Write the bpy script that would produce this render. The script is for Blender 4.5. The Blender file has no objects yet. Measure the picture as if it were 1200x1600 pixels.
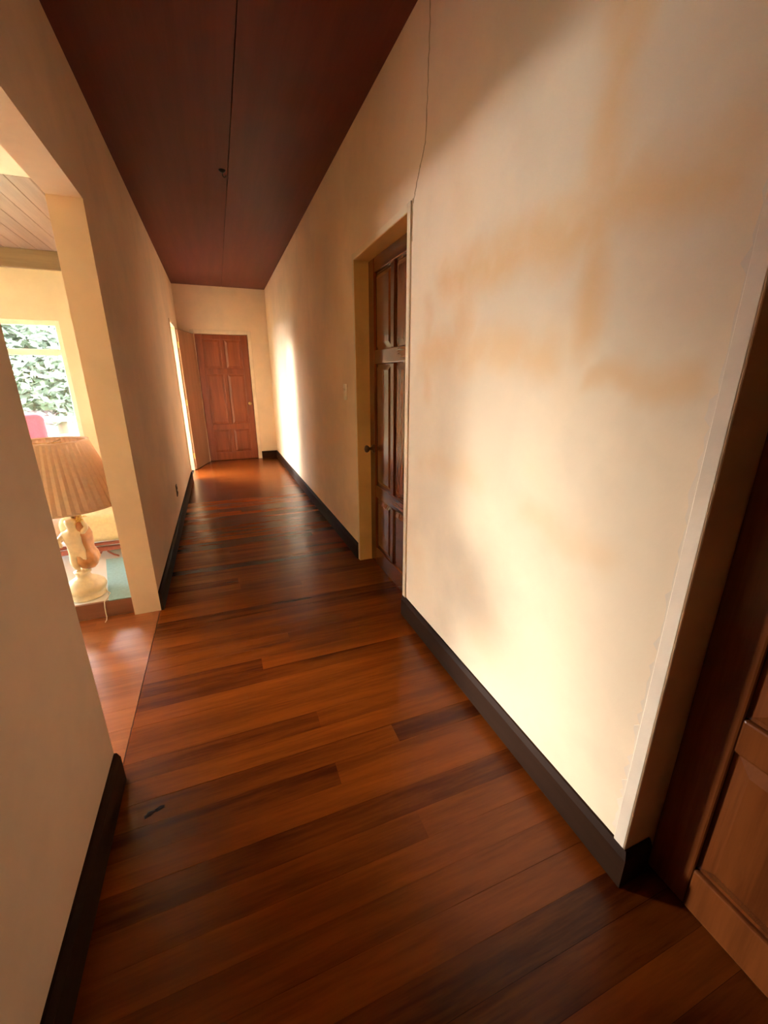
import bpy, bmesh, math, random
from mathutils import Matrix, Vector
random.seed(7)
S = bpy.context.scene
COL = S.collection
PI = math.pi

# ------------------------------------------------------------------ camera
FPX = 643.06
cam_d = bpy.data.cameras.new('camera')
cam = bpy.data.objects.new('camera', cam_d)
COL.objects.link(cam)
cam_d.sensor_fit = 'VERTICAL'
cam_d.sensor_height = 24.0
cam_d.lens = FPX / 1600.0 * 24.0
cam_d.clip_start = 0.02
right = Vector((0.932, -0.3624, -0.0026))
up = Vector((0.1131, 0.2842, 0.9521))
right.normalize()
up = (up - right * up.dot(right)).normalized()
back = right.cross(up)
cam.matrix_world = Matrix(((right.x, up.x, back.x, 0), (right.y, up.y, back.y, 0),
                           (right.z, up.z, back.z, 1.4), (0, 0, 0, 1)))
S.camera = cam

# ------------------------------------------------------------------ world, sun, exposure
W = bpy.data.worlds.new('sky')
S.world = W
W.use_nodes = True
bg = W.node_tree.nodes['Background']
bg.inputs['Color'].default_value = (0.94, 0.97, 1.05, 1)
bg.inputs['Strength'].default_value = 38.0

sun_d = bpy.data.lights.new('sun', 'SUN')
sun_d.energy = 6.6
sun_d.angle = math.radians(8.5)
sun_d.color = (1.0, 0.96, 0.93)
sun = bpy.data.objects.new('sun', sun_d)
COL.objects.link(sun)
SUN_DIR = Vector((1.0, -0.78, -0.205)).normalized()
sun.rotation_euler = SUN_DIR.to_track_quat('-Z', 'Y').to_euler()
sun.location = (-6, 9, 6)

S.view_settings.view_transform = 'Standard'
S.view_settings.look = 'None'
S.view_settings.gamma = 1.0
S.view_settings.exposure = 0.5
S.view_settings.use_curve_mapping = False
S.cycles.use_denoising = True
S.cycles.max_bounces = 14
S.cycles.diffuse_bounces = 8
S.cycles.sample_clamp_indirect = 12.0

# ------------------------------------------------------------------ dimensions (metres)
XL, XR = -0.492, 0.936          # corridor faces
WT = 0.148                      # wall thickness
ZC = 2.862                      # corridor ceiling
YB = 8.025                      # back wall face
YN, YP = 1.412, 2.675           # opening in the left wall
ZL = 2.224                      # underside of the lintel
DA0, DA1 = 2.078, 2.935         # first door opening in the right wall
DB0, DB1 = -0.335, 0.519        # near door opening in the right wall
DH = 2.15                       # door opening height
BD0, BD1 = 6.592, 7.305         # bedroom opening in the left wall
YF = -1.7                       # wall behind the camera
YLB = 6.35                      # living room far wall face
XLW = -7.6                      # living room west wall face
ZCL = 2.79                      # living room ceiling
ZS = 0.10                       # raised living room floor
YS = 2.715                      # step riser
BH = 0.129                      # baseboard height


# ------------------------------------------------------------------ materials
class NT:
    def __init__(self, name):
        self.m = bpy.data.materials.new(name)
        self.m.use_nodes = True
        self.t = self.m.node_tree
        self.b = self.t.nodes['Principled BSDF']

    def n(self, typ, **kw):
        nd = self.t.nodes.new(typ)
        for k, v in kw.items():
            if k.startswith('i_'):
                nd.inputs[k[2:].replace('_', ' ')].default_value = v
            else:
                setattr(nd, k, v)
        return nd

    def l(self, a, b):
        self.t.links.new(a, b)

    def math(self, op, a, b=None, clamp=False):
        nd = self.n('ShaderNodeMath', operation=op, use_clamp=clamp)
        for i, v in enumerate((a, b)):
            if v is None:
                continue
            if isinstance(v, (int, float)):
                nd.inputs[i].default_value = v
            else:
                self.l(v, nd.inputs[i])
        return nd.outputs[0]

    def mix(self, fac, a, b, mode='MIX'):
        nd = self.n('ShaderNodeMix', data_type='RGBA', blend_type=mode)
        for sock, v in ((nd.inputs[0], fac), (nd.inputs[6], a), (nd.inputs[7], b)):
            if isinstance(v, (int, float)):
                sock.default_value = v
            elif isinstance(v, tuple):
                sock.default_value = (*v, 1) if len(v) == 3 else v
            else:
                self.l(v, sock)
        return nd.outputs[2]

    def noise(self, vec, scale, detail=3, rough=0.55):
        nd = self.n('ShaderNodeTexNoise')
        nd.inputs['Scale'].default_value = scale
        nd.inputs['Detail'].default_value = detail
        nd.inputs['Roughness'].default_value = rough
        if vec is not None:
            self.l(vec, nd.inputs['Vector'])
        return nd

    def rng(self, v, a, b, c=0.0, d=1.0, smooth=True):
        nd = self.n('ShaderNodeMapRange')
        if smooth:
            nd.interpolation_type = 'SMOOTHSTEP'
        self.l(v, nd.inputs[0])
        for i, q in enumerate((a, b, c, d)):
            nd.inputs[1 + i].default_value = q
        return nd.outputs[0]

    def bump(self, h, strength, dist=0.01):
        nd = self.n('ShaderNodeBump')
        nd.inputs['Strength'].default_value = strength
        nd.inputs['Distance'].default_value = dist
        self.l(h, nd.inputs['Height'])
        self.l(nd.outputs[0], self.b.inputs['Normal'])


def plain(name, col, rough=0.5, metal=0.0, spec=0.5, vary=0.08, scale=14.0, bump=0.0):
    t = NT(name)
    tc = t.n('ShaderNodeTexCoord')
    nz = t.noise(tc.outputs['Object'], scale, 4)
    f = t.rng(nz.outputs[0], 0.3, 0.7)
    lo = tuple(c * (1 - vary) for c in col)
    hi = tuple(min(1, c * (1 + vary)) for c in col)
    t.l(t.mix(f, lo, hi), t.b.inputs['Base Color'])
    t.b.inputs['Roughness'].default_value = rough
    t.b.inputs['Metallic'].default_value = metal
    t.b.inputs['Specular IOR Level'].default_value = spec
    if bump:
        t.bump(nz.outputs[0], bump, 0.004)
    return t.m


def wood(name, dark, light, grain, rough=0.3, coat=0.0, rand=0.35, bump=0.05, rough_var=0.0, spec=0.5):
    """grain = stretch of the noise along x, y, z (small = long grain)"""
    t = NT(name)
    tc = t.n('ShaderNodeTexCoord')
    oi = t.n('ShaderNodeObjectInfo')
    off = t.math('MULTIPLY', oi.outputs['Random'], 57.0)
    mp = t.n('ShaderNodeMapping')
    mp.inputs['Scale'].default_value = grain
    t.l(tc.outputs['Object'], mp.inputs['Vector'])
    cmb = t.n('ShaderNodeCombineXYZ')
    for i in range(3):
        t.l(off, cmb.inputs[i])
    t.l(cmb.outputs[0], mp.inputs['Location'])
    n1 = t.noise(mp.outputs[0], 1.0, 5, 0.6)
    n2 = t.noise(mp.outputs[0], 6.0, 3, 0.6)
    f = t.math('ADD', t.math('MULTIPLY', n1.outputs[0], 0.75), t.math('MULTIPLY', n2.outputs[0], 0.25))
    f = t.rng(f, 0.34, 0.66)
    f = t.math('ADD', t.math('MULTIPLY', f, 1 - rand), t.math('MULTIPLY', oi.outputs['Random'], rand), clamp=True)
    t.l(t.mix(f, dark, light), t.b.inputs['Base Color'])
    t.b.inputs['Specular IOR Level'].default_value = spec
    if rough_var:
        nr = t.noise(tc.outputs['Object'], 3.0, 4)
        t.l(t.rng(nr.outputs[0], 0.3, 0.7, rough - rough_var, rough + rough_var), t.b.inputs['Roughness'])
    else:
        t.b.inputs['Roughness'].default_value = rough
    if coat:
        t.b.inputs['Coat Weight'].default_value = coat
        t.b.inputs['Coat Roughness'].default_value = 0.12
    if bump:
        t.bump(n2.outputs[0], bump, 0.003)
    return t.m


def plaster(name, col, stain=None, marks=False, rough=0.85, mottle=0.10):
    t = NT(name)
    tc = t.n('ShaderNodeTexCoord')
    P = tc.outputs['Object']
    n1 = t.noise(P, 1.3, 5, 0.6)
    n2 = t.noise(P, 38.0, 4, 0.6)
    c = t.mix(t.rng(n1.outputs[0], 0.35, 0.65), tuple(v * (1 - mottle) for v in col),
              tuple(min(1, v * (1 + mottle * 0.5)) for v in col))
    if stain:
        n3 = t.noise(P, 2.6, 3, 0.5)
        c = t.mix(t.rng(n3.outputs[0], 0.5, 0.72, 0, 0.45), c, stain)
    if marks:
        # broad soft-edged ochre bands mixed into the colour (a cross and a few bars)
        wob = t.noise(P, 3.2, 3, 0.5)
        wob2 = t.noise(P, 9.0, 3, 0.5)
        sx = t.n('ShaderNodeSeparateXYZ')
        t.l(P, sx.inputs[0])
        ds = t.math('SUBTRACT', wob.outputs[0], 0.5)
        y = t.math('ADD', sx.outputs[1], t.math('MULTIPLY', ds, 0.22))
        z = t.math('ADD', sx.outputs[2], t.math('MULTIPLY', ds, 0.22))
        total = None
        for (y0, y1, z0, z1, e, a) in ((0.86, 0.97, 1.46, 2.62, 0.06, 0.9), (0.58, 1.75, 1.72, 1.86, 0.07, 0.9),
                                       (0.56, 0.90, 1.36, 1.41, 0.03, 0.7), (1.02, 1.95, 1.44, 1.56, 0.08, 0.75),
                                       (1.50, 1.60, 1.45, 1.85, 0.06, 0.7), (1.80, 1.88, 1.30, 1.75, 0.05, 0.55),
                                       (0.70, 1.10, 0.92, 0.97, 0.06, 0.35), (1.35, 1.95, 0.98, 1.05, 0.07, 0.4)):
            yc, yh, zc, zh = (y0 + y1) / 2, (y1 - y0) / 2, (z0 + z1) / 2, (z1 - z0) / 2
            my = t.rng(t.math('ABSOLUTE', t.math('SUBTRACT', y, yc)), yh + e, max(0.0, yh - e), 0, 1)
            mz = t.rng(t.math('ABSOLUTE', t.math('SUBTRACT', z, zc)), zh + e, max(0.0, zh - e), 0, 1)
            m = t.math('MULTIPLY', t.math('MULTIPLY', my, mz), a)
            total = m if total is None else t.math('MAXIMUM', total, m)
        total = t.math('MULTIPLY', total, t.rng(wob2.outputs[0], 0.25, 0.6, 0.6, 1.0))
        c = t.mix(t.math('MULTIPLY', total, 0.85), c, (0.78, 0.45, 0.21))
    t.l(c, t.b.inputs['Base Color'])
    t.b.inputs['Roughness'].default_value = rough
    t.b.inputs['Specular IOR Level'].default_value = 0.25
    hh = t.math('ADD', t.math('MULTIPLY', n2.outputs[0], 0.4), n1.outputs[0])
    t.bump(hh, 0.12, 0.01)
    return t.m


def glass(name):
    t = NT(name)
    t.t.nodes.remove(t.b)
    out = [n for n in t.t.nodes if n.type == 'OUTPUT_MATERIAL'][0]
    tr = t.n('ShaderNodeBsdfTransparent')
    tr.inputs[0].default_value = (0.93, 0.96, 0.95, 1)
    gl = t.n('ShaderNodeBsdfGlossy')
    gl.inputs['Roughness'].default_value = 0.02
    mx = t.n('ShaderNodeMixShader')
    mx.inputs[0].default_value = 0.04
    t.l(tr.outputs[0], mx.inputs[1])
    t.l(gl.outputs[0], mx.inputs[2])
    t.l(mx.outputs[0], out.inputs[0])
    return t.m


def cloth(name, col, trans=0.0, rough=0.9):
    t = NT(name)
    tc = t.n('ShaderNodeTexCoord')
    n1 = t.noise(tc.outputs['Object'], 60.0, 3)
    t.l(t.mix(t.rng(n1.outputs[0], 0.3, 0.7), tuple(c * 0.9 for c in col), col), t.b.inputs['Base Color'])
    t.b.inputs['Roughness'].default_value = rough
    t.b.inputs['Specular IOR Level'].default_value = 0.2
    if trans:
        t.b.inputs['Transmission Weight'].default_value = 0.0
        out = [n for n in t.t.nodes if n.type == 'OUTPUT_MATERIAL'][0]
        tl = t.n('ShaderNodeBsdfTranslucent')
        tl.inputs[0].default_value = (*col, 1)
        mx = t.n('ShaderNodeMixShader')
        mx.inputs[0].default_value = trans
        t.l(t.b.outputs[0], mx.inputs[1])
        t.l(tl.outputs[0], mx.inputs[2])
        t.l(mx.outputs[0], out.inputs[0])
    t.bump(n1.outputs[0], 0.1, 0.002)
    return t.m


M = {}
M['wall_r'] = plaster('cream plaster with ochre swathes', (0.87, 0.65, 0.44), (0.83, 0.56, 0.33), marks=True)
M['wall'] = plaster('cream plaster', (0.82, 0.62, 0.45), (0.79, 0.54, 0.36))
M['wall_liv'] = plaster('yellow plaster', (0.72, 0.58, 0.32))
M['wall_wht'] = plaster('white plaster', (0.90, 0.86, 0.80))
M['soffit'] = plaster('cream soffit', (0.88, 0.78, 0.60))
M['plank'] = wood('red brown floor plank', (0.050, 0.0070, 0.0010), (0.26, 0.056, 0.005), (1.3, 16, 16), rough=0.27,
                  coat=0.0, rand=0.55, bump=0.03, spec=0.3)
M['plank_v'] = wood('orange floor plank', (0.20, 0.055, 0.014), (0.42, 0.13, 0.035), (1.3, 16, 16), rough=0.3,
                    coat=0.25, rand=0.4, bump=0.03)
M['sub'] = plain('dark sub floor', (0.03, 0.012, 0.008), 0.8)
M['ceil'] = wood('dark red plywood', (0.112, 0.021, 0.013), (0.140, 0.028, 0.018), (14, 0.7, 14), rough=0.5, rand=0.1, spec=0.2)
M['board'] = wood('grey brown ceiling board', (0.20, 0.12, 0.085), (0.34, 0.22, 0.16), (12, 0.8, 12), rough=0.35, rand=0.3)
M['beam'] = wood('olive brown cornice', (0.17, 0.10, 0.035), (0.25, 0.16, 0.06), (0.8, 12, 12), rough=0.5)
M['base'] = wood('dark baseboard paint', (0.016, 0.006, 0.003), (0.032, 0.012, 0.005), (5, 0.9, 8), rough=0.6, rand=0.1, spec=0.08)
M['door'] = wood('varnished dark door wood', (0.085, 0.019, 0.004), (0.19, 0.048, 0.010), (16, 16, 0.9), rough=0.24, coat=0.3, rand=0.3)
M['door_h'] = wood('varnished dark door wood rail', (0.085, 0.019, 0.004), (0.19, 0.048, 0.010), (0.9, 16, 16), rough=0.24, coat=0.3, rand=0.3)
M['door_c'] = wood('red brown door wood', (0.16, 0.033, 0.010), (0.28, 0.066, 0.020), (12, 12, 0.8), rough=0.4, rand=0.25)
M['leaf'] = wood('pale brown flush door', (0.27, 0.12, 0.06), (0.37, 0.175, 0.095), (10, 10, 0.8), rough=0.4, rand=0.1)
M['casing'] = plaster('painted cream casing', (0.80, 0.63, 0.42), mottle=0.14, rough=0.5)
M['jamb'] = plaster('painted ochre jamb', (0.84, 0.50, 0.17), mottle=0.14, rough=0.45)
M['jamb_d'] = plaster('painted tan jamb', (0.74, 0.50, 0.28), mottle=0.2, rough=0.5)
M['brass'] = plain('aged brass', (0.62, 0.40, 0.16), 0.28, 1.0)
M['bronze'] = plain('dark bronze', (0.16, 0.085, 0.045), 0.35, 0.9)
M['switch'] = plain('ivory plastic', (0.82, 0.72, 0.55), 0.35, vary=0.03)
M['outlet'] = plain('brown plastic', (0.09, 0.045, 0.025), 0.4)
M['tile'] = plain('glossy white tile', (0.84, 0.84, 0.83), 0.16, vary=0.04, scale=3)
M['riser'] = wood('brown riser board', (0.20, 0.075, 0.04), (0.30, 0.12, 0.07), (0.9, 14, 14), rough=0.35)
M['crack'] = plain('dusty crack', (0.48, 0.31, 0.16), 0.9)
M['peel'] = plaster('peeling pinkish paint', (0.84, 0.66, 0.50), mottle=0.16)
M['winframe'] = plain('pale yellow window paint', (0.86, 0.80, 0.55), 0.4, vary=0.04)
M['glass'] = glass('window glass')
M['shade'] = cloth('pleated beige lampshade', (0.84, 0.65, 0.49), trans=0.35)
M['ivory'] = plain('ivory ceramic', (0.84, 0.72, 0.48), 0.3, vary=0.1, scale=20)
M['amber'] = plain('amber glazed ceramic', (0.52, 0.25, 0.10), 0.3, vary=0.2, scale=20)
M['gold'] = plain('yellow glazed flower', (0.82, 0.58, 0.16), 0.4)
M['cord'] = plain('white flex', (0.85, 0.78, 0.68), 0.5)
M['mat'] = cloth('pale blue mat', (0.36, 0.62, 0.70))
M['seat_p'] = cloth('pale pink upholstery', (0.80, 0.66, 0.62))
M['seat_y'] = cloth('pale yellow cushion', (0.85, 0.70, 0.42))
M['frame_r'] = wood('red brown settee wood', (0.22, 0.05, 0.03), (0.36, 0.10, 0.06), (6, 6, 6), rough=0.35)
M['pink'] = cloth('bright pink upholstery', (0.86, 0.30, 0.46))
M['rail'] = plain('white painted railing', (0.82, 0.82, 0.80), 0.5)
M['leafg'] = plain('green leaves', (0.125, 0.155, 0.110), 0.7, vary=0.3, scale=3)
M['bark'] = plain('bark', (0.16, 0.11, 0.07), 0.9)
M['grass'] = plain('lawn', (0.04, 0.065, 0.02), 0.9, vary=0.3, scale=2)
M['crumb'] = plain('dark crumb', (0.035, 0.012, 0.006), 0.8)
M['iron'] = plain('black iron', (0.03, 0.025, 0.025), 0.5, 0.5)
M['louver'] = plain('pale louver slat', (0.80, 0.76, 0.66), 0.4)


# ------------------------------------------------------------------ mesh helpers
def mesh_obj(name, bm, mat, parent=None, smooth=False):
    bmesh.ops.recalc_face_normals(bm, faces=bm.faces[:])
    me = bpy.data.meshes.new(name)
    bm.to_mesh(me)
    bm.free()
    if smooth:
        for p in me.polygons:
            p.use_smooth = True
    if mat:
        me.materials.append(M[mat] if isinstance(mat, str) else mat)
    o = bpy.data.objects.new(name, me)
    COL.objects.link(o)
    if parent:
        o.parent = parent
    return o


def box(bm, x0, x1, y0, y1, z0, z1):
    v = [bm.verts.new((x, y, z)) for z in (z0, z1) for (x, y) in ((x0, y0), (x1, y0), (x1, y1), (x0, y1))]
    for f in ((3, 2, 1, 0), (4, 5, 6, 7), (0, 1, 5, 4), (1, 2, 6, 5), (2, 3, 7, 6), (3, 0, 4, 7)):
        bm.faces.new([v[i] for i in f])
    return v


def boxes(name, lst, mat, parent=None, bevel=0.0, seg=1):
    bm = bmesh.new()
    for b in lst:
        box(bm, *b)
    if bevel:
        bmesh.ops.bevel(bm, geom=bm.edges[:], offset=bevel, segments=seg, affect='EDGES', profile=0.5)
    return mesh_obj(name, bm, mat, parent, smooth=False)


def centred(name, b, mat, parent=None, bevel=0.0, seg=1):
    """box whose origin is its own centre (for per-piece grain)"""
    x0, x1, y0, y1, z0, z1 = b
    c = ((x0 + x1) / 2, (y0 + y1) / 2, (z0 + z1) / 2)
    o = boxes(name, [(x0 - c[0], x1 - c[0], y0 - c[1], y1 - c[1], z0 - c[2], z1 - c[2])], mat, parent, bevel, seg)
    o.location = c
    return o


def lathe(bm, prof, seg=32, c=(0, 0, 0), fn=None):
    rings = []
    for r, z in prof:
        ring = []
        for i in range(seg):
            a = 2 * PI * i / seg
            rr = r * (fn(a, z) if fn else 1)
            ring.append(bm.verts.new((c[0] + rr * math.cos(a), c[1] + rr * math.sin(a), c[2] + z)))
        rings.append(ring)
    for a, b in zip(rings, rings[1:]):
        for i in range(seg):
            bm.faces.new((a[i], a[(i + 1) % seg], b[(i + 1) % seg], b[i]))
    return rings


def cap(bm, ring):
    bm.faces.new(ring)


def tube(bm, pts, r, seg=8):
    pts = [Vector(p) for p in pts]
    rings = []
    for i, p in enumerate(pts):
        d = (pts[min(i + 1, len(pts) - 1)] - pts[max(i - 1, 0)]).normalized()
        a = d.orthogonal().normalized() if i == 0 else (prev - d * prev.dot(d)).normalized()
        prev = a
        b = d.cross(a)
        rr = r[i] if isinstance(r, (list, tuple)) else r
        rings.append([bm.verts.new(p + a * rr * math.cos(2 * PI * k / seg) + b * rr * math.sin(2 * PI * k / seg)) for k in range(seg)])
    for A, B in zip(rings, rings[1:]):
        for k in range(seg):
            bm.faces.new((A[k], A[(k + 1) % seg], B[(k + 1) % seg], B[k]))
    bm.faces.new(rings[0])
    bm.faces.new(rings[-1])


def tag(o, label, cat, kind=None, group=None):
    o['label'] = label
    o['category'] = cat
    if kind:
        o['kind'] = kind
    if group:
        o['group'] = group
    return o


def empty(name, loc, rz=0.0):
    o = bpy.data.objects.new(name, None)
    COL.objects.link(o)
    o.location = loc
    o.rotation_euler = (0, 0, rz)
    o.empty_display_size = 0.1
    return o


def struct(o, label, cat):
    return tag(o, label, cat, 'structure')


# ------------------------------------------------------------------ floor
sub = struct(boxes('floor', [(-7.75, 1.09, YF - 0.15, YB + 0.15, -0.09, -0.022)], 'sub'),
             'dark red-brown polished plank floor running down the corridor', 'floor')


def plank_mesh(lx, ly, lz):
    bm = bmesh.new()
    box(bm, -lx / 2, lx / 2, -ly / 2, ly / 2, -lz, 0.0)
    return bm


PW = 0.0935
XJ = -0.498                     # joint between corridor and side floor
y = YF
while y < YB + 0.09:
    w = PW
    x0, x1 = XJ + 0.001, 1.085
    cuts = [x0, x1]
    if random.random() < 0.25:
        cuts.insert(1, random.uniform(x0 + 0.35, x1 - 0.35))
    for a, b in zip(cuts, cuts[1:]):
        bm = plank_mesh(b - a, w - 0.0006, 0.022)
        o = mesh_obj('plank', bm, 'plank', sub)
        o.location = ((a + b) / 2, y + w / 2, random.uniform(-0.0008, 0.0))
    y += w
y = YN - 0.11
while y < YS - 0.001:
    w = min(0.125, YS - y)
    cuts = [XJ - 0.002]
    xx = -random.uniform(0.75, 1.6)
    while xx > XLW + 0.4:
        cuts.append(xx)
        xx -= random.uniform(1.1, 1.9)
    cuts.append(XLW)
    for b, a in zip(cuts, cuts[1:]):
        bm = plank_mesh(b - a, w - 0.0006, 0.022)
        o = mesh_obj('plank', bm, 'plank_v', sub)
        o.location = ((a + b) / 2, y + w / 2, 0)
    y += w

liv = struct(boxes('floor_living', [(XLW, XL - WT + 0.004, YS + 0.022, YLB, -0.02, ZS - 0.001)], 'tile'),
             'glossy white raised floor of the sunlit side room', 'floor')
o = centred('riser_board', (XLW, XL - WT + 0.004, YS, YS + 0.022, 0.0, ZS), 'riser', liv, 0.002)

# ------------------------------------------------------------------ ceilings
ce = struct(boxes('ceiling', [(XL - WT, XR + WT, YF - 0.15, YB + 0.15, ZC + 0.012, ZC + 0.10)], 'sub'),
            'dark red-brown panelled corridor ceiling', 'ceiling')
for (a, b) in ((XL, 0.252), (0.2555, XR)):
    centred('ceiling_panel', (a, b, YF, YB, ZC, ZC + 0.012), 'ceil', ce, 0.001)
cl = struct(boxes('ceiling_living', [(XLW - 0.15, XL - WT, YN - 0.25, YLB + 0.15, ZCL + 0.02, ZC + 0.10)], 'soffit'),
            'side room ceiling of grey-brown boards beside a cream strip', 'ceiling')
centred('soffit', (XLW, XL - WT, YN - 0.1, 4.235, ZCL, ZCL + 0.02), 'soffit', cl)
x = XL - WT
while x > XLW + 0.01:
    a = max(XLW, x - 0.15)
    bm = bmesh.new()
    g = 0.0045
    hw, hl = (x - a) / 2, (YLB - 4.24) / 2
    prof = ((-hw, 0.02), (-hw, 0.006), (-hw + g, 0.0), (hw - g, 0.0), (hw, 0.006), (hw, 0.02))
    A = [bm.verts.new((p, -hl, q)) for p, q in prof]
    B = [bm.verts.new((p, hl, q)) for p, q in prof]
    bm.faces.new(A)
    bm.faces.new(B)
    for i in range(6):
        bm.faces.new((A[i], A[(i + 1) % 6], B[(i + 1) % 6], B[i]))
    o = mesh_obj('ceiling_board', bm, 'board', cl)
    o.location = ((x + a) / 2, 4.24 + hl, ZCL)
    x = a

# ------------------------------------------------------------------ walls
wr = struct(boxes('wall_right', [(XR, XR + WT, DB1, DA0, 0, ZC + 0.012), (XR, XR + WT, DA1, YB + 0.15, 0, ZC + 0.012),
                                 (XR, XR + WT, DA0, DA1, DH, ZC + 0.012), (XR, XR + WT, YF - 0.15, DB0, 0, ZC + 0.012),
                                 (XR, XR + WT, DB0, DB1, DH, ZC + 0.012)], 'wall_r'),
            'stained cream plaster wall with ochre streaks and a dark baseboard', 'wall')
X0 = XL - WT
wl = struct(boxes('wall_left', [(X0, XL, YF - 0.15, YN, 0, ZC + 0.012), (X0, XL, YN, YP, ZL, ZC + 0.012),
                                (X0, XL, YP, BD0, 0, ZC + 0.012), (X0, XL, BD0, BD1, DH, ZC + 0.012),
                                (X0, XL, BD1, YB + 0.15, 0, ZC + 0.012)], 'wall'),
            'shaded tan plaster wall with a wide square opening to the side room', 'wall')
CX0, CX1 = -0.255, 0.588
wb = struct(boxes('wall_back', [(X0, CX0, YB, YB + 0.15, 0, ZC + 0.012), (CX1, XR + WT, YB, YB + 0.15, 0, ZC + 0.012),
                                (CX0, CX1, YB, YB + 0.15, 2.14, ZC + 0.012)], 'wall'),
            'pale end wall of the corridor around the closed red-brown door', 'wall')
wf = struct(boxes('wall_front', [(X0, XR + WT, YF - 0.15, YF, 0, ZC + 0.012)], 'wall'),
            'plain cream wall closing the corridor behind the viewer', 'wall')
# backs of the closed doors: rooms behind them stay dark
struct(boxes('wall_closet', [(XR + WT + 0.02, XR + WT + 0.06, YF - 0.15, YB + 0.15, -0.09, ZC + 0.1),
                             (X0, XR + WT + 0.06, YB + 0.17, YB + 0.21, -0.09, ZC + 0.1)], 'sub'),
       'dark wall behind the closed doors', 'wall')

# living room shell
W1 = (-2.80, -1.655, 0.64, 2.075)     # window in the far wall, seen through the opening: x0 x1 z0 z1
W2 = (-6.76, -5.15, 0.60, 2.50)       # wide window further left, out of the picture
W3 = (3.0, 5.9, 0.50, 2.5)         # window in the west wall: y0 y1 z0 z1
yb0, yb1 = YLB, YLB + 0.15
struct(boxes('wall_living_back', [(XLW - 0.15, W2[0], yb0, yb1, 0, ZC), (W2[1], W1[0], yb0, yb1, 0, ZC),
                                  (W1[1], X0, yb0, yb1, 0, ZC),
                                  (W2[0], W2[1], yb0, yb1, 0, W2[2]), (W2[0], W2[1], yb0, yb1, W2[3], ZC),
                                  (W1[0], W1[1], yb0, yb1, 0, W1[2]), (W1[0], W1[1], yb0, yb1, W1[3], ZC)], 'wall_liv'),
       'pale yellow far wall of the side room with a bright window', 'wall')
struct(boxes('wall_living_left', [(XLW - 0.15, XLW, YN - 0.25, W3[0], 0, ZC), (XLW - 0.15, XLW, W3[1], yb0, 0, ZC),
                                  (XLW - 0.15, XLW, W3[0], W3[1], 0, W3[2]), (XLW - 0.15, XLW, W3[0], W3[1], W3[3], ZC)], 'wall_liv'),
       'pale yellow side wall of the sunlit room', 'wall')
struct(boxes('wall_living_front', [(XLW, X0, YN - 0.25, YN - 0.1, 0, ZC)], 'wall_liv'),
       'pale yellow near wall of the sunlit room', 'wall')
struct(centred('trim_1', (XLW, X0, YLB - 0.05, YLB, 2.60, ZCL), 'beam', None, 0.004),
       'olive brown cornice board along the top of the yellow wall', 'trim')
# bedroom shell behind the far opening on the left
XBW = -1.5
BW = (6.55, 8.4, 0.1, 2.7)
BN = (-1.46, -0.72, 0.12, 2.6)         # narrow window in its end wall: x0 x1 z0 z1
struct(boxes('wall_bedroom', [(XBW - 0.12, XBW, yb1, BW[0], 0, ZC), (XBW - 0.12, XBW, BW[1], YB + 0.6, 0, ZC),
                              (XBW - 0.12, XBW, BW[0], BW[1], 0, BW[2]), (XBW - 0.12, XBW, BW[0], BW[1], BW[3], ZC),
                              (XBW, BN[0], YB + 0.45, YB + 0.6, 0, ZC), (BN[1], X0, YB + 0.45, YB + 0.6, 0, ZC),
                              (BN[0], BN[1], YB + 0.45, YB + 0.6, 0, BN[2]), (BN[0], BN[1], YB + 0.45, YB + 0.6, BN[3], ZC), (X0, X0 + 0.05, YB + 0.15, YB + 0.6, 0, ZC)], 'wall_wht'),
       'white walls of the bright room behind the open door', 'wall')
struct(boxes('floor_bedroom', [(XBW - 0.12, X0 - 0.002, yb1, YB + 0.6, -0.02, 0.0)], 'tile'),
       'white tiled floor of the bright room behind the open door', 'floor')
struct(boxes('ceiling_bedroom', [(XBW - 0.12, X0, yb1, YB + 0.6, ZC, ZC + 0.1)], 'wall_wht'),
       'white ceiling of the bright room behind the open door', 'ceiling')


# ------------------------------------------------------------------ baseboards
def baseboard(name, segs, label):
    """segs: (axis, fixed, a, b, normal sign)"""
    bm = bmesh.new()
    T, top = 0.018, BH
    prof = ((0, 0), (T, 0), (T, top - 0.022), (T - 0.006, top - 0.008), (T - 0.010, top), (0, top))
    for ax, fx, a, b, s, *mm in segs:
        mitre = mm[0] if mm else 0
        rings = []
        for q, mt in ((a, mitre), (b, 0)):
            rings.append([bm.verts.new(((fx + s * p, q - mt * p, z) if ax == 'y' else (q - mt * p, fx + s * p, z))) for p, z in prof])
        n = len(prof)
        for i in range(n):
            bm.faces.new((rings[0][i], rings[0][(i + 1) % n], rings[1][(i + 1) % n], rings[1][i]))
        bm.faces.new(rings[0])
        bm.faces.new(rings[1])
    return struct(mesh_obj(name, bm, 'base'), label, 'baseboard')


baseboard('baseboard_right', [('y', XR, DB1, DA0, -1, 1), ('x', DB1, XR, XR + 0.09, -1, 1), ('y', XR, DA1 + 0.04, YB, -1), ('y', XR, YF, DB0 - 0.035, -1)],
          'dark brown baseboard along the stained right wall')
baseboard('baseboard_left', [('y', XL, YF, YN, 1), ('y', XL, YP, BD0 - 0.04, 1), ('y', XL, BD1 + 0.04, YB, 1)],
          'dark brown baseboard along the shaded left wall')
baseboard('baseboard_back', [('x', YB, CX1 + 0.065, XR, -1)], 'short dark baseboard right of the end door')


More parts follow.
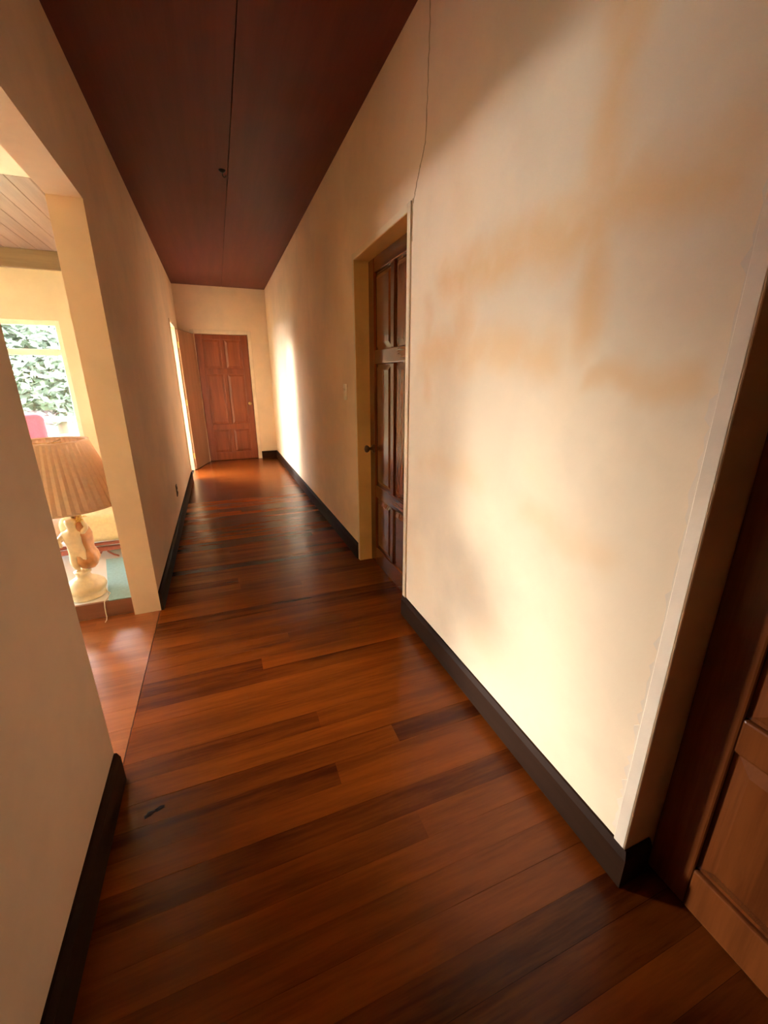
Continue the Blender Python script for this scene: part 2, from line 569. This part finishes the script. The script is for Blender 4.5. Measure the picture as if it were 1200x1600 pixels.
# ------------------------------------------------------------------ doors
def knob(parent, u, w, sgn, mat, y0):
    bm = bmesh.new()
    prof = [(0.0, 0), (0.030, 0), (0.030, 0.004), (0.026, 0.008), (0.011, 0.010), (0.011, 0.030), (0.019, 0.036), (0.026, 0.046),
            (0.027, 0.054), (0.023, 0.062), (0.012, 0.067), (0.0, 0.068)]
    lathe(bm, prof, 20)
    bmesh.ops.remove_doubles(bm, verts=bm.verts[:], dist=1e-5)
    bmesh.ops.rotate(bm, verts=bm.verts[:], matrix=Matrix.Rotation(-PI / 2 * sgn, 3, 'X'))
    o = mesh_obj('knob', bm, mat, parent, smooth=True)
    o.location = (u, y0, w)
    o['label'] = 'round metal door knob'
    return o


def panel_mesh(lx, lz, t):
    bm = bmesh.new()
    hx, hz = lx / 2, lz / 2
    e, r = 0.010, 0.042
    loops = []
    for (ix, yy) in ((0, -0.014), (e, -0.014), (r, -0.004)):
        loops.append((ix, yy))
    front = [[bm.verts.new((sx * (hx - i), yy, sz * (hz - i))) for sx, sz in ((-1, -1), (1, -1), (1, 1), (-1, 1))] for i, yy in loops]
    backl = [[bm.verts.new((sx * (hx - i), -t - yy, sz * (hz - i))) for sx, sz in ((-1, -1), (1, -1), (1, 1), (-1, 1))] for i, yy in loops]
    for L in (front, backl):
        for A, B in zip(L, L[1:]):
            for k in range(4):
                bm.faces.new((A[k], A[(k + 1) % 4], B[(k + 1) % 4], B[k]))
        bm.faces.new(L[-1])
    for k in range(4):
        bm.faces.new((front[0][k], front[0][(k + 1) % 4], backl[0][(k + 1) % 4], backl[0][k]))
    return bm


def panel_door(name, loc, rz, w, h, label, mv, mh, knob_u, knob_z, knob_mat, t=0.04, swap=False):
    d = empty(name, loc, rz)
    struct(d, label, 'door')
    st, mu = 0.108, 0.058
    zs = [(0.0, 0.14), (0.55, 0.645), (1.495, 1.585), (2.05, h)]      # rails
    bv = 0.006
    for u0 in (0.0, w - st):
        centred('stile', (u0, u0 + st, -t, 0, 0, h), mv, d, bv, 2)
    for z0, z1 in zs:
        centred('rail', (st, w - st, -t, 0, z0, z1), mh, d, bv, 2)
    c = w / 2
    for (a, b), (a2, b2) in zip(zs, zs[1:]):
        centred('mullion', (c - mu / 2, c + mu / 2, -t, 0, b, a2), mv, d, bv, 2)
        for u0, u1 in ((st, c - mu / 2), (c + mu / 2, w - st)):
            o = mesh_obj('panel', panel_mesh(u1 - u0, a2 - b, t), mv, d)
            o.location = ((u0 + u1) / 2, 0, (b + a2) / 2)
    knob(d, knob_u, knob_z, 1, knob_mat, 0.0)
    knob(d, knob_u, knob_z, -1, knob_mat, -t)
    return d


XD = 1.028
panel_door('door_1', (XD, DA0 + 0.004, 0.006), PI / 2, DA1 - DA0 - 0.008, DH - 0.012,
           'dark varnished six-panel door in the stained right wall, beside the light switch', 'door', 'door_h', DA1 - DA0 - 0.075, 0.91, 'bronze')
panel_door('door_2', (1.046, DB0 + 0.004, 0.006), PI / 2, DB1 - DB0 - 0.008, DH - 0.012,
           'dark panelled door in deep shade at the right edge, nearest the viewer', 'door', 'door', 0.07, 0.91, 'bronze')
panel_door('door_3', (CX1 - 0.004, YB + 0.012, 0.006), PI, CX1 - CX0 - 0.008, 2.128,
           'closed red-brown panelled door at the far end of the corridor', 'door_c', 'door_c', 0.058, 0.995, 'brass')
# open flush leaf of the bedroom door
d4 = empty('door_4', (-0.262, 7.962, 0.008), math.radians(-106.6))
struct(d4, 'open pale brown flush door leaf folded back against the left wall', 'door')
centred('leaf', (0, 0.665, -0.038, 0, 0, 2.12), 'leaf', d4, 0.003, 1)
for hz in (0.22, 1.06, 1.9):
    bm = bmesh.new()
    tube(bm, [(0.672, -0.006, hz - 0.045), (0.672, -0.006, hz + 0.045)], 0.007, 10)
    box(bm, 0.6645, 0.668, -0.03, -0.004, hz - 0.045, hz + 0.045)
    mesh_obj('hinge', bm, 'brass', d4)


# casings and jambs
def door_trim(name, wall, y0, y1, h, cw, jd, jm, label, zn=0.0, zf=0.0, cm='casing'):
    """door lining in a wall along Y. wall: (face x, normal sign)"""
    fx, s = wall
    t = empty(name, (fx, (y0 + y1) / 2, 0))
    struct(t, label, 'door frame')

    def part(nm, x0, x1, ya, yb, za, zb, mat):
        a, b = sorted((fx + s * x0, fx + s * x1))
        o = centred(nm, (a, b, ya, yb, za, zb), mat, None, 0.002)
        o.parent = t
        o.location = (o.location.x - t.location.x, o.location.y - t.location.y, o.location.z)
    pr = 0.009
    part('casing', -0.002, pr, y0 - cw, y0, zn, h + cw, cm)
    part('casing', -0.002, pr, y1, y1 + cw, zf, h + cw, cm)
    part('casing', -0.002, pr, y0, y1, h, h + cw, cm)
    part('jamb', -jd, pr - 0.001, y0 - 0.001, y0 + 0.003, 0, h, jm)
    part('jamb', -jd, pr - 0.001, y1 - 0.003, y1 + 0.001, 0, h, jm)
    part('jamb', -jd, pr - 0.001, y0, y1, h - 0.003, h + 0.001, jm)
    return t


door_trim('trim_2', (XR, -1), DA0, DA1, DH, 0.036, 0.14, 'jamb', 'cream casing and ochre jamb around the dark door by the switch', zn=BH)
door_trim('trim_3', (XR, -1), DB0, DB1, DH, 0.033, 0.14, 'jamb_d', 'pinkish peeling casing and tan jamb at the near right corner', zf=BH, cm='peel')
door_trim('trim_4', (XL, 1), BD0, BD1, DH, 0.034, 0.14, 'peel', 'sunlit cream casing around the open doorway on the left wall', cm='peel')
t5 = empty('trim_5', ((CX0 + CX1) / 2, YB, 0))
struct(t5, 'pinkish cream casing around the far red-brown door', 'door frame')
for b in ((CX1, CX1 + 0.06, YB - 0.012, YB + 0.002, 0, 2.20), (CX0 - 0.06, CX0, YB - 0.012, YB + 0.002, 0, 2.20),
          (CX0, CX1, YB - 0.012, YB + 0.002, 2.14, 2.20)):
    o = centred('casing', b, 'peel', None, 0.002)
    o.parent = t5
    o.location = (o.location.x - t5.location.x, o.location.y - YB, o.location.z)


# ------------------------------------------------------------------ wall details
def ribbon(name, pts, width, mat, parent, proud=0.0012, axis_x=XR):
    """thin jagged strip on the right wall; pts are (y, z)"""
    bm = bmesh.new()
    A, B, C, D = [], [], [], []
    for i, (yy, zz) in enumerate(pts):
        w = width * random.uniform(0.5, 1.4) / 2
        A.append(bm.verts.new((axis_x - proud, yy - w, zz)))
        B.append(bm.verts.new((axis_x - proud, yy + w, zz)))
        C.append(bm.verts.new((axis_x + 0.002, yy - w, zz)))
        D.append(bm.verts.new((axis_x + 0.002, yy + w, zz)))
    for i in range(len(pts) - 1):
        bm.faces.new((A[i], B[i], B[i + 1], A[i + 1]))
        bm.faces.new((A[i], A[i + 1], C[i + 1], C[i]))
        bm.faces.new((B[i], D[i], D[i + 1], B[i + 1]))
    return mesh_obj(name, bm, mat, parent)


def interp(keys, n, jit):
    out = []
    for (a, b) in zip(keys, keys[1:]):
        for k in range(n):
            f = k / n
            out.append((a[0] + (b[0] - a[0]) * f + random.uniform(-jit, jit), a[1] + (b[1] - a[1]) * f))
    out.append(keys[-1])
    return out


cr = ribbon('crack', interp([(1.903, 2.80), (1.905, 2.60), (1.916, 2.36), (1.955, 2.30), (1.99, 2.25), (2.03, 2.17)], 9, 0.004), 0.006, 'crack', wr)
cr['label'] = 'jagged crack from ceiling to door frame'
cr = ribbon('crack', interp([(2.036, 2.19), (2.036, 2.02)], 9, 0.002), 0.004, 'crack', wr)
# flaking paint edge beside the near casing
bm = bmesh.new()
zz = 0.16
L, Rr = [], []
while zz < 2.15:
    L.append((DB1 + 0.030, zz))
    Rr.append((DB1 + 0.039 + random.choice((0, 0, 0, 0.003, 0.007, 0.012)) + random.uniform(-0.002, 0.002), zz))
    zz += random.uniform(0.012, 0.03)
va = [bm.verts.new((XR - 0.002, a, b)) for a, b in L]
vb = [bm.verts.new((XR - 0.002, a, b)) for a, b in Rr]
vc = [bm.verts.new((XR + 0.001, a, b)) for a, b in Rr]
for i in range(len(L) - 1):
    bm.faces.new((va[i], vb[i], vb[i + 1], va[i + 1]))
    bm.faces.new((vb[i], vc[i], vc[i + 1], vb[i + 1]))
pp = mesh_obj('peeling_paint', bm, 'peel', wr)
pp['label'] = 'ragged flaking edge of pinkish paint'

sw = empty('light_switch', (XR, 3.235, 1.31))
tag(sw, 'ivory double light switch on the wall just past the dark door', 'switch')
o = boxes('plate', [(-0.007, 0, -0.036, 0.036, -0.06, 0.06)], 'switch', sw, 0.002)
for dz in (-0.022, 0.022):
    bm = bmesh.new()
    box(bm, -0.016, -0.006, -0.006, 0.006, dz - 0.011, dz + 0.011)
    bmesh.ops.bevel(bm, geom=bm.edges[:], offset=0.002, segments=1, affect='EDGES')
    mesh_obj('toggle', bm, 'switch', sw)
ou = empty('wall_outlet', (XL, 4.46, 0.355))
tag(ou, 'small dark brown outlet low on the shaded left wall', 'outlet')
boxes('plate', [(0, 0.007, -0.036, 0.036, -0.058, 0.058)], 'outlet', ou, 0.002)
for dz in (-0.024, 0.024):
    bm = bmesh.new()
    lathe(bm, [(0.0, 0.012), (0.014, 0.012), (0.016, 0.005)], 16)
    bmesh.ops.remove_doubles(bm, verts=bm.verts[:], dist=1e-5)
    bmesh.ops.rotate(bm, verts=bm.verts[:], matrix=Matrix.Rotation(PI / 2, 3, 'Y'))
    s = mesh_obj('socket', bm, 'outlet', ou)
    s.location = (0, 0, dz)
hk = empty('ceiling_hook', (0.215, 3.81, ZC))
tag(hk, 'small dark metal fitting on the middle of the corridor ceiling', 'ceiling hook')
bm = bmesh.new()
lathe(bm, [(0.0, -0.016), (0.012, -0.014), (0.022, -0.007), (0.026, 0.0)], 20)
bmesh.ops.remove_doubles(bm, verts=bm.verts[:], dist=1e-5)
mesh_obj('base_plate', bm, 'iron', hk, True)
bm = bmesh.new()
tube(bm, [(0, 0, -0.012), (0, 0, -0.03)] + [(0.012 - 0.012 * math.cos(a), 0, -0.03 - 0.012 * math.sin(a)) for a in (0.5, 1.2, 2.0, 2.8, 3.4)], 0.003, 6)
mesh_obj('hook', bm, 'iron', hk, True)

# ------------------------------------------------------------------ windows
def window(name, ax, fixed, thick, a0, a1, z0, z1, bars_v, bars_h, label, louv=0):
    """frame + glazing bars + panes. ax 'x': lies along X at y=fixed.."""
    w = empty(name, ((a0 + a1) / 2, fixed, z0) if ax == 'x' else (fixed, (a0 + a1) / 2, z0), 0 if ax == 'x' else PI / 2)
    struct(w, label, 'window')
    hw, h, f = (a1 - a0) / 2, z1 - z0, 0.055
    for b in ((-hw, -hw + f, 0, thick, 0, h), (hw - f, hw, 0, thick, 0, h), (-hw + f, hw - f, 0, thick, 0, f), (-hw + f, hw - f, 0, thick, h - f, h)):
        centred('window_frame', b, 'winframe', w, 0.004)
    boxes('window_sill', [(-hw - 0.04, hw + 0.04, -0.05, 0.02, -0.03, 0.0)], 'winframe', w, 0.005)
    us = [-hw + f] + [-hw + 2 * hw * q for q in bars_v] + [hw - f]
    zs = [f] + list(bars_h) + [h - f]
    for u in us[1:-1]:
        centred('glazing_bar', (u - 0.02, u + 0.02, 0.01, thick - 0.01, f, h - f), 'winframe', w, 0.003)
    for z in zs[1:-1]:
        centred('transom', (-hw + f, hw - f, 0.008, thick - 0.008, z - 0.035, z + 0.035), 'winframe', w, 0.003)
    if louv:
        for k in range(louv):
            z = f + (h - 2 * f) * (k + 0.5) / louv
            bm = bmesh.new()
            box(bm, -hw + f, hw - f, -0.045, 0.045, -0.004, 0.004)
            bmesh.ops.rotate(bm, verts=bm.verts[:], matrix=Matrix.Rotation(math.radians(24), 3, 'X'))
            o = mesh_obj('slat', bm, 'louver', w)
            o.location = (0, thick / 2, z)
    else:
        for i in range(len(us) - 1):
            for j in range(len(zs) - 1):
                boxes('pane', [(us[i], us[i + 1], thick / 2 - 0.002, thick / 2 + 0.002, zs[j], zs[j + 1])], 'glass', w)
    return w


window('window_1', 'x', YLB + 0.02, 0.07, W1[0], W1[1], W1[2], W1[3], (), (1.725 - W1[2],), 'bright yellow-framed window seen past the lamp')
window('window_2', 'x', YLB + 0.02, 0.07, W2[0], W2[1], W2[2], W2[3], (0.33, 0.67), (1.25,), 'wide window further along the yellow wall')
window('window_3', 'y', XLW - 0.02, 0.07, W3[0], W3[1], W3[2], W3[3], (0.33, 0.67), (1.3,), 'wide window in the side wall of the yellow room')
window('window_4', 'y', XBW - 0.02, 0.07, BW[0], BW[1], BW[2], BW[3], (0.5,), (1.3,), 'window of the bright room behind the open door')
window('window_5', 'x', YB + 0.47, 0.07, BN[0], BN[1], BN[2], BN[3], (), (1.2,), 'narrow window in the end of the bright room behind the open door')

# ------------------------------------------------------------------ table lamp with statuette base
LX, LY = -0.910, 2.855
lamp = empty('lamp', (LX, LY, ZS))
tag(lamp, 'large lamp with pleated beige shade and ivory statuette base on the raised floor', 'lamp')
bm = bmesh.new()
rg = lathe(bm, [(0.0, 0.0), (0.092, 0.0), (0.100, 0.006), (0.098, 0.022), (0.088, 0.032), (0.104, 0.046), (0.112, 0.066), (0.106, 0.088),
                (0.086, 0.108), (0.058, 0.124), (0.042, 0.136), (0.038, 0.156), (0.046, 0.166), (0.046, 0.176), (0.0, 0.178)], 40)
bmesh.ops.remove_doubles(bm, verts=bm.verts[:], dist=1e-5)
mesh_obj('pedestal', bm, 'ivory', lamp, True)
# statuette: one continuous skinned figure with raised arms
def skin(name, verts, edges, radii, mat, parent, root=0, sub=2):
    me = bpy.data.meshes.new(name)
    me.from_pydata(verts, edges, [])
    o = bpy.data.objects.new(name, me)
    COL.objects.link(o)
    o.parent = parent
    sk = o.modifiers.new('skin', 'SKIN')
    for i, r in enumerate(radii):
        r = r if isinstance(r, tuple) else (r, r)
        me.skin_vertices[0].data[i].radius = r
    me.skin_vertices[0].data[root].use_root = True
    sk.use_smooth_shade = True
    ss = o.modifiers.new('sub', 'SUBSURF')
    ss.levels = ss.render_levels = sub
    me.materials.append(M[mat])
    return o


fv = [(0, 0, 0.30), (0.0, -0.005, 0.37), (0.0, -0.004, 0.425), (0, -0.006, 0.452), (0, -0.012, 0.492), (0, -0.010, 0.52),
      (-0.022, 0, 0.285), (-0.026, -0.018, 0.23), (-0.016, 0.0, 0.180), (-0.018, -0.024, 0.174),
      (0.024, 0, 0.285), (0.034, -0.012, 0.235), (0.022, 0.012, 0.185), (0.026, -0.016, 0.176),
      (-0.048, 0, 0.42), (-0.082, -0.008, 0.385), (-0.064, -0.03, 0.345),
      (0.046, 0, 0.42), (0.078, -0.012, 0.455), (0.060, -0.02, 0.515)]
fe = [(0, 1), (1, 2), (2, 3), (3, 4), (4, 5), (0, 6), (6, 7), (7, 8), (8, 9), (0, 10), (10, 11), (11, 12), (12, 13),
      (2, 14), (14, 15), (15, 16), (2, 17), (17, 18), (18, 19)]
fr = [0.042, 0.040, 0.036, 0.016, 0.036, 0.026, 0.030, 0.023, 0.013, 0.011, 0.030, 0.023, 0.013, 0.011, 0.018, 0.014, 0.011, 0.018, 0.014, 0.011]
skin('figure', fv, fe, fr, 'ivory', lamp)
# amber drapery vessel behind the figure
bm = bmesh.new()
lathe(bm, [(0.0, 0.178), (0.034, 0.178), (0.056, 0.20), (0.070, 0.235), (0.062, 0.275), (0.048, 0.31), (0.050, 0.36), (0.054, 0.41), (0.040, 0.46), (0.022, 0.50), (0.016, 0.54)],
      28, (0.030, 0.034, 0), fn=lambda a, z: 1 + 0.10 * math.sin(5 * a + z * 20))
mesh_obj('drapery', bm, 'amber', lamp, True)
# flowers in the raised hand
rnd = random.Random(3)
for k in range(5):
    bm = bmesh.new()
    for p in range(6):
        a = 2 * PI * p / 6
        c = Vector((math.cos(a), math.sin(a), 0))
        s = Vector((-math.sin(a), math.cos(a), 0))
        vs = [bm.verts.new(q) for q in (Vector((0, 0, 0)), c * 0.012 + s * 0.007 + Vector((0, 0, 0.006)), c * 0.024 + Vector((0, 0, 0.004)), c * 0.012 - s * 0.007 + Vector((0, 0, 0.006)))]
        bm.faces.new(vs)
    tube(bm, [(0, 0, 0.002), (0, 0, -0.03)], 0.002, 5)
    o = mesh_obj('flower', bm, 'gold', lamp)
    o.location = (0.062 + rnd.uniform(-0.02, 0.022), -0.03 + rnd.uniform(-0.015, 0.01), 0.52 + rnd.uniform(-0.035, 0.03))
    o.rotation_euler = (rnd.uniform(0.3, 1.1), rnd.uniform(-0.6, 0.6), rnd.uniform(0, 3))
bm = bmesh.new()
tube(bm, [(0.01, 0.02, 0.47), (0.01, 0.01, 0.62), (0, 0, 0.78)], 0.008, 10)
tube(bm, [(-0.17, 0, 0.965), (0.17, 0, 0.965)], 0.0025, 6)
tube(bm, [(0, -0.17, 0.965), (0, 0.17, 0.965)], 0.0025, 6)
tube(bm, [(0, 0, 0.78), (0.04, 0, 0.83), (0.05, 0, 0.90), (0.02, 0, 0.96), (0, 0, 0.965)], 0.0025, 6)
mesh_obj('harp', bm, 'brass', lamp, True)
bm = bmesh.new()
lathe(bm, [(0.0, 0.80), (0.014, 0.80), (0.016, 0.83), (0.03, 0.86), (0.033, 0.885), (0.024, 0.91), (0.0, 0.92)], 16)
bmesh.ops.remove_doubles(bm, verts=bm.verts[:], dist=1e-5)
mesh_obj('bulb', bm, 'switch', lamp, True)
# pleated shade, double walled
bm = bmesh.new()
NP = 44
def pleat(a, z):
    return 1 + 0.020 * (1 - 2 * abs(((a * NP / (2 * PI)) % 1) - 0.5) * 2) + 0.010 * math.sin(3 * a + 0.6)
prof = [(0.174, 0.975), (0.196, 0.905), (0.220, 0.83), (0.248, 0.74), (0.276, 0.645), (0.288, 0.605)]
outer = lathe(bm, prof, NP * 4, fn=pleat)
inner = lathe(bm, [(r - 0.006, z) for r, z in prof], NP * 4, fn=pleat)
n = NP * 4
for A, B in ((outer[0], inner[0]), (outer[-1], inner[-1])):
    for i in range(n):
        bm.faces.new((A[i], A[(i + 1) % n], B[(i + 1) % n], B[i]))
sh = mesh_obj('shade', bm, 'shade', lamp)
for (r, z) in ((0.176, 0.976), (0.287, 0.606)):
    bm = bmesh.new()
    lathe(bm, [(r + 0.004, z - 0.006), (r + 0.005, z + 0.004), (r - 0.008, z + 0.004), (r - 0.008, z - 0.006), (r + 0.004, z - 0.006)], 64)
    mesh_obj('shade_band', bm, 'shade', sh, True)
bm = bmesh.new()
tube(bm, [(0.095, 0.0, 0.020), (0.125, -0.03, 0.006), (0.125, -0.08, 0.004), (0.118, -0.12, 0.004), (0.115, -0.138, 0.001), (0.113, -0.146, -0.03),
          (0.112, -0.150, -0.07), (0.115, -0.158, -0.092), (0.12, -0.19, -0.096), (0.118, -0.215, -0.096)], 0.003, 8)
mesh_obj('cord', bm, 'cord', lamp, True)

# ------------------------------------------------------------------ mat, settee, pink chair
bm = bmesh.new()
lo = [(-0.772, YS + 0.006), (XL - WT - 0.004, YS + 0.006), (XL - WT - 0.004, 3.43), (-0.935, 3.445)]
ra = [bm.verts.new((a, b, ZS)) for a, b in lo]
rb = [bm.verts.new((a, b, ZS + 0.007)) for a, b in lo]
bm.faces.new(ra)
bm.faces.new(rb)
for i in range(4):
    bm.faces.new((ra[i], ra[(i + 1) % 4], rb[(i + 1) % 4], rb[i]))
bmesh.ops.bevel(bm, geom=bm.edges[:], offset=0.002, segments=1, affect='EDGES')
tag(mesh_obj('floor_mat', bm, 'mat'), 'pale blue mat on the raised floor right of the lamp', 'mat')


def cushion(name, b, mat, parent, r=0.05):
    o = centred(name, b, mat, parent, r, 4)
    for p in o.data.polygons:
        p.use_smooth = True
    return o


st = empty('settee', (-1.22, 3.47, ZS))
tag(st, 'red-brown wooden settee with pale cushions behind the lamp', 'settee')
HW = 0.52
cushion('seat_cushion', (-HW + 0.05, 0.02, 0.03, 0.62, 0.13, 0.27), 'seat_p', st)
cushion('seat_cushion', (0.025, HW - 0.01, 0.0, 0.62, 0.13, 0.345), 'seat_y', st)
cushion('back_cushion', (-HW + 0.05, HW - 0.05, 0.52, 0.66, 0.27, 0.58), 'seat_p', st)
for z0, z1, y0 in ((0.062, 0.095, 0.0), (0.105, 0.125, 0.01)):
    centred('front_rail', (-HW, HW, y0, y0 + 0.035, z0, z1), 'frame_r', st, 0.006)
centred('back_rail', (-HW, HW, 0.66, 0.70, 0.10, 0.60), 'frame_r', st, 0.008)
for z0, z1 in ((0.275, 0.295), (0.305, 0.322)):
    centred('arm_rail', (-HW, -0.10, 0.01, 0.04, z0, z1), 'frame_r', st, 0.005)
for sx in (-1, 1):
    centred('arm', (sx * HW - 0.02, sx * HW + 0.02, 0.0, 0.66, 0.30, 0.33), 'frame_r', st, 0.008)
    for yy in (0.02, 0.66):
        bm = bmesh.new()
        tube(bm, [(sx * (HW + 0.02), yy, 0.0), (sx * (HW - 0.01), yy, 0.03), (sx * (HW - 0.03), yy, 0.06), (sx * (HW - 0.01), yy, 0.2), (sx * HW, yy, 0.31)], [0.010, 0.013, 0.018, 0.016, 0.014], 8)
        mesh_obj('leg', bm, 'frame_r', st, True)
bm = bmesh.new()
tube(bm, [(0.20, 0.018, 0.004), (0.225, 0.018, 0.02), (0.25, 0.018, 0.045), (0.265, 0.018, 0.07)], 0.007, 8)
mesh_obj('brace', bm, 'frame_r', st, True)
bm = bmesh.new()
tube(bm, [(0.365, 0.018, 0.004), (0.335, 0.018, 0.02), (0.305, 0.018, 0.045), (0.29, 0.018, 0.07)], 0.007, 8)
mesh_obj('brace', bm, 'frame_r', st, True)

pc = empty('armchair', (-2.29, 5.75, ZS), math.radians(8.5))
tag(pc, 'bright pink upholstered chair in front of the window', 'chair')
cushion('seat', (-0.33, 0.33, -0.30, 0.32, 0.24, 0.44), 'pink', pc, 0.06)
cushion('backrest', (-0.38, 0.38, 0.26, 0.42, 0.30, 0.935), 'pink', pc, 0.07)
for sx in (-1, 1):
    a, b = sorted((sx * 0.30, sx * 0.42))
    cushion('armrest', (a, b, -0.30, 0.30, 0.24, 0.60), 'pink', pc, 0.05)
    for yy in (-0.24, 0.34):
        bm = bmesh.new()
        tube(bm, [(sx * 0.32, yy, 0), (sx * 0.31, yy, 0.25)], [0.014, 0.022], 10)
        mesh_obj('leg', bm, 'frame_r', pc, True)

# crumbs on the corridor floor
for (cx, cy, r, rot, lab) in ((-0.376, 1.236, 0.013, 0.5, 'larger dark speck on the floor by the left baseboard'),
                              (-0.345, 1.245, 0.011, 0.2, 'smaller dark speck on the floor, right of the larger one')):
    bm = bmesh.new()
    ring = []
    for i in range(12):
        a = 2 * PI * i / 12
        q = r * random.uniform(0.75, 1.2)
        ring.append(((q * math.cos(a)) * 1.5, q * math.sin(a) * 0.8))
    top = [bm.verts.new((a * 0.6, b * 0.6, 0.003)) for a, b in ring]
    mid = [bm.verts.new((a, b, 0.0008)) for a, b in ring]
    bot = [bm.verts.new((a, b, 0.0)) for a, b in ring]
    bm.faces.new(top)
    bm.faces.new(bot)
    for A, B in ((bot, mid), (mid, top)):
        for i in range(12):
            bm.faces.new((A[i], A[(i + 1) % 12], B[(i + 1) % 12], B[i]))
    o = mesh_obj('floor_speck', bm, 'crumb')
    o.location = (cx, cy, 0.0)
    o.rotation_euler = (0, 0, rot)
    tag(o, lab, 'speck')

# ------------------------------------------------------------------ outdoors
struct(boxes('ground', [(-40, 20, -30, 50, -0.6, -0.3)], 'grass'), 'green lawn outside the windows', 'lawn')
rl = empty('porch_railing', (-3.0, 7.6, -0.3))
tag(rl, 'white porch railing outside the yellow-framed window', 'railing')
for z in (0.60, 0.86, 1.12):
    centred('rail', (-1.6, 1.5, -0.025, 0.025, z, z + 0.07), 'rail', rl, 0.006)
for x in (-1.55, -0.05, 1.45):
    centred('post', (x - 0.04, x + 0.04, -0.04, 0.04, 0, 1.22), 'rail', rl, 0.006)


def tree(loc, h, r, seed, label):
    rn = random.Random(seed)
    t = empty('garden_tree', loc)
    tag(t, label, 'tree', group='trees beyond the window')
    bm = bmesh.new()
    tube(bm, [(0, 0, 0), (0.05, 0.02, h * 0.3), (-0.03, 0.03, h * 0.6), (0, 0, h * 0.8)], [0.13, 0.10, 0.07, 0.03], 9)
    mesh_obj('trunk', bm, 'bark', t, True)
    bm = bmesh.new()
    for i in range(8000):
        v = Vector((rn.gauss(0, 1), rn.gauss(0, 1), rn.gauss(0, 1))).normalized() * (rn.random() ** 0.4)
        c = Vector((v.x * r, v.y * r, h * 0.56 + v.z * h * 0.46))
        ax = Vector((rn.uniform(-1, 1), rn.uniform(-1, 1), rn.uniform(-0.6, 0.6))).normalized()
        bx = ax.orthogonal().normalized()
        s = rn.uniform(0.09, 0.18)
        q = [bm.verts.new(c + d) for d in (ax * -s, bx * s * 0.45, ax * s, bx * s * -0.45)]
        bm.faces.new(q)
    mesh_obj('foliage', bm, 'leafg', t)


tree((-4.4, 15.0, -0.3), 4.6, 1.7, 1, 'leafy tree right of the others, seen through the yellow window')
tree((-6.6, 19.0, -0.3), 5.4, 1.7, 2, 'leafy tree left of the others, seen through the yellow window')




def hedge(loc, rz, length, h, n, sz, seed, label):
    hg = empty('garden_hedge', loc, rz)
    tag(hg, label, 'hedge')
    rn = random.Random(seed)
    bm = bmesh.new()
    for i in range(n):
        c = Vector((rn.uniform(-0.5, 0.5), rn.uniform(-length / 2, length / 2), rn.uniform(0.05, h)))
        ax = Vector((rn.uniform(-1, 1), rn.uniform(-1, 1), rn.uniform(-0.6, 0.6))).normalized()
        bx = ax.orthogonal().normalized()
        q = [bm.verts.new(c + d) for d in (ax * -sz, bx * sz * 0.55, ax * sz, bx * sz * -0.55)]
        bm.faces.new(q)
    mesh_obj('foliage', bm, 'leafg', hg)
    boxes('branches', [(-0.35, 0.35, -length / 2 + 0.1, length / 2 - 0.1, 0.0, h - 0.15)], 'bark', hg)


hedge((-12.5, 3.5, -0.3), 0, 15, 1.5, 7000, 0.11, 9, 'added out-of-view hedge holding back low sky light at the side of the yellow room')  # added hedge, never in view: cuts low sky light through the west window
hedge((-7.0, 23.0, -0.3), PI / 2, 22, 4.6, 16000, 0.15, 10, 'tall green hedge closing the garden behind the trees')
